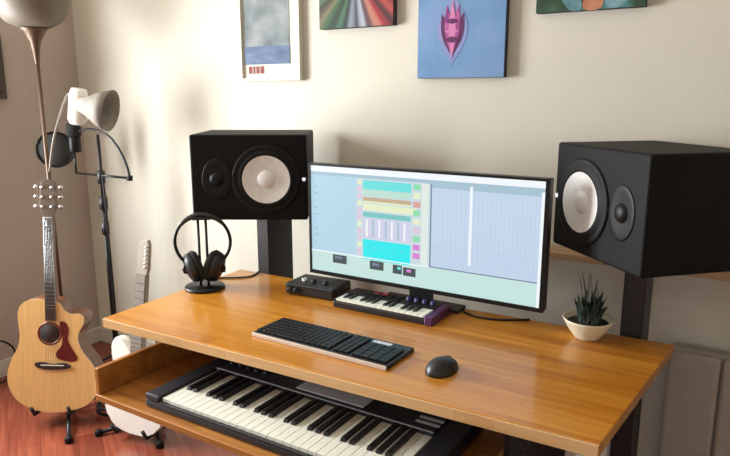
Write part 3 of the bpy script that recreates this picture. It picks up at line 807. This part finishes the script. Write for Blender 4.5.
# framed poster
W, H = .34, .47
p = thing('framed_poster', 'white-framed poster of a grey-blue seascape, first from the left', 'picture', (-1.893, YB - .0005, 1.522), 0, 'pictures on the back wall')
bm = new()
for lo, hi in (((-W / 2, -.028, 0), (W / 2, 0, .012)), ((-W / 2, -.028, H - .012), (W / 2, 0, H)), ((-W / 2, -.028, .012), (-W / 2 + .012, 0, H - .012)), ((W / 2 - .012, -.028, .012), (W / 2, 0, H - .012))): box(bm, lo, hi, .001)
obj('frame', bm, M['framew'], p)
bm = new(); box(bm, (-W / 2 + .0122, -.014, .0122), (W / 2 - .0122, -.001, H - .0122)); pp = obj('poster', bm, M['paper'], p)
bm = new(); box(bm, (-.150, -.0160, .072), (.108, -.0145, .398)); obj('printed_sky', bm, M['photo'], pp)
bm = new(); box(bm, (-.150, -.0175, .072), (.108, -.0162, .15)); obj('printed_sea', bm, M['sea'], pp)
bm = new(); x = -.12
for w_ in (.010, .018, .012, .022, .014, .010, .016, .02): box(bm, (x, -.0155, .407), (x + w_, -.0145, .436)); x += w_ + .007
obj('title_lettering', bm, M['ink'], pp)
bm = new(); x = -.13
for w_ in (.02, .012, .018, .022): box(bm, (x, -.0155, .032), (x + w_, -.0145, .064)); x += w_ + .006
obj('caption_lettering', bm, M['inkr'], pp)
def canvas(label, cx, z, W, H, art):
    c = thing('canvas_picture', label, 'picture', (cx, YB - .0005, z), 0, 'pictures on the back wall')
    bm = new(); box(bm, (-W / 2, -.030, 0), (W / 2, 0, H), .002); obj('stretched_canvas', bm, M['canvas'], c)
    bm = new(); box(bm, (-W / 2 + .001, -.0318, .001), (W / 2 - .001, -.0302, H - .001)); return c, obj('painted_front', bm, art, c)
canvas('dark canvas with red, green and white rays, second from the left', -1.44, 1.725, .35, .30, M['rays'])
c, f_ = canvas('blue canvas with a pink and purple pointed oval', -.985, 1.522, .345, .44, M['bluec'])
def lens(w, h, n=24): return [(w * math.sin(PI * k / n) ** 1.1, -h + 2 * h * k / n) for k in range(n)] + [(-w * math.sin(PI * k / n) ** 1.1, h - 2 * h * k / n) for k in range(n)]
M['pinkp'] = mat('motif_pink', srgb(196, 118, 164), 0.7, vary=0.12, scale=30)
d_ = .0324
for nm, w_, h_, dx, dz, tilt, m_ in (('pale_halo', .06, .125, 0, 0, 0, M['mauve']), ('side_petal', .017, .075, -.026, -.012, -14, M['plum']), ('side_petal', .017, .075, .026, -.012, 14, M['plum']),
                                     ('side_petal', .015, .085, -.015, .004, -6, M['magenta']), ('side_petal', .015, .085, .015, .004, 6, M['magenta']), ('centre_petal', .014, .105, 0, .0, 0, M['pinkp']),
                                     ('cross_petal', .011, .034, 0, -.035, 90, M['plum']), ('cross_petal', .009, .026, 0, .03, 90, M['plum']), ('cross_petal', .009, .03, 0, -.005, 90, M['pinkp'])):
    d_ += .0005
    bm = new(); prism(bm, lens(w_, h_), d_ - .0003, d_, mx=Matrix.Translation((-.03 + dx, 0, 0.172 + dz)) @ Matrix.Rotation(math.radians(tilt), 4, 'Y') @ Matrix.Rotation(PI / 2, 4, 'X')); obj(nm, bm, m_, f_)
bm = new(); prism(bm, spline([(.05, .0), (.09, .02), (.14, .03), (.14, .0), (.1, -.01)], 4), .0322, .0325, mx=Matrix.Translation((-.0, 0, .28)) @ Matrix.Rotation(PI / 2, 4, 'X')); obj('mauve_smudge', bm, M['mauve'], f_)
c, f_ = canvas('dark green canvas with teal and orange patches, high on the wall above the right speaker', -.535, 1.732, .348, .30, M['greenc'])
for nm, pts, m_ in (('teal_patch', [(-.06, .004), (-.09, .05), (-.05, .10), (-.02, .05), (-.025, .004)], M['teal']), ('orange_patch', [(-.015, .004), (-.02, .06), (.02, .09), (.045, .05), (.04, .004)], M['orange']),
                    ('teal_patch', [(.06, .004), (.055, .04), (.1, .07), (.12, .02), (.1, .004)], M['teal'])):
    bm = new(); prism(bm, spline(pts, 3), .0322, .0326, mx=Matrix.Rotation(PI / 2, 4, 'X')); obj(nm, bm, m_, f_)
# frame on the left wall, only its right edge in view
p = thing('picture_frame', 'dark brown picture frame on the left wall, cut off by the photo edge', 'picture', (XL + .0005, 1.652, 1.44), PI / 2, None)
bm = new()
for lo, hi in (((-.2, -.03, 0), (.2, 0, .03)), ((-.2, -.03, .29), (.2, 0, .32)), ((-.2, -.03, .03), (-.17, 0, .29)), ((.17, -.03, .03), (.2, 0, .29))): box(bm, lo, hi, .002)
obj('frame', bm, M['frameb'], p)
bm = new(); box(bm, (-.1695, -.01, .0305), (.1695, -.001, .2895)); obj('print', bm, M['paper'], p)

# ------------------------------------------------------------------ light
def area(name, loc, rot, sx, sy, power, col):
    l = bpy.data.lights.new(name, 'AREA'); l.shape = 'RECTANGLE'; l.size = sx; l.size_y = sy; l.energy = power; l.color = col
    o = bpy.data.objects.new(name, l); COL.objects.link(o); o.location = loc; o.rotation_euler = rot
    return o
area('daylight_left_window', (XL - .25, (W1[0] + W1[1]) / 2, (W1[2] + W1[3]) / 2), (0, -PI / 2, 0), W1[3] - W1[2], W1[1] - W1[0], 232, (.94, .98, 1.0))
area('fill_light_front', ((W2[0] + W2[1]) / 2, YF - .25, (W2[2] + W2[3]) / 2), (PI / 2, 0, 0), W2[1] - W2[0], W2[3] - W2[2], 16, (.97, .98, 1.0))  # added fill light behind the camera, from an unseen opening
w = bpy.data.worlds.new('World'); SC.world = w; w.use_nodes = True
w.node_tree.nodes['Background'].inputs[0].default_value = (.85, .92, 1, 1)
w.node_tree.nodes['Background'].inputs[1].default_value = .6

# ------------------------------------------------------------------ camera
cam = bpy.data.cameras.new('camera'); cam.sensor_width = 36; cam.lens = 640 / 730 * 36
co = bpy.data.objects.new('camera', cam); COL.objects.link(co)
co.location = (0, 0, 1.46)
co.rotation_euler = (math.radians(90 - 11.74), 0, math.radians(31.78))
SC.camera = co
SC.view_settings.view_transform = 'Standard'
SC.view_settings.look = 'None'
SC.view_settings.gamma = 1
SC.view_settings.exposure = 0.0
SC.view_settings.use_curve_mapping = False
SC.cycles.use_denoising = True
SC.cycles.max_bounces = 8
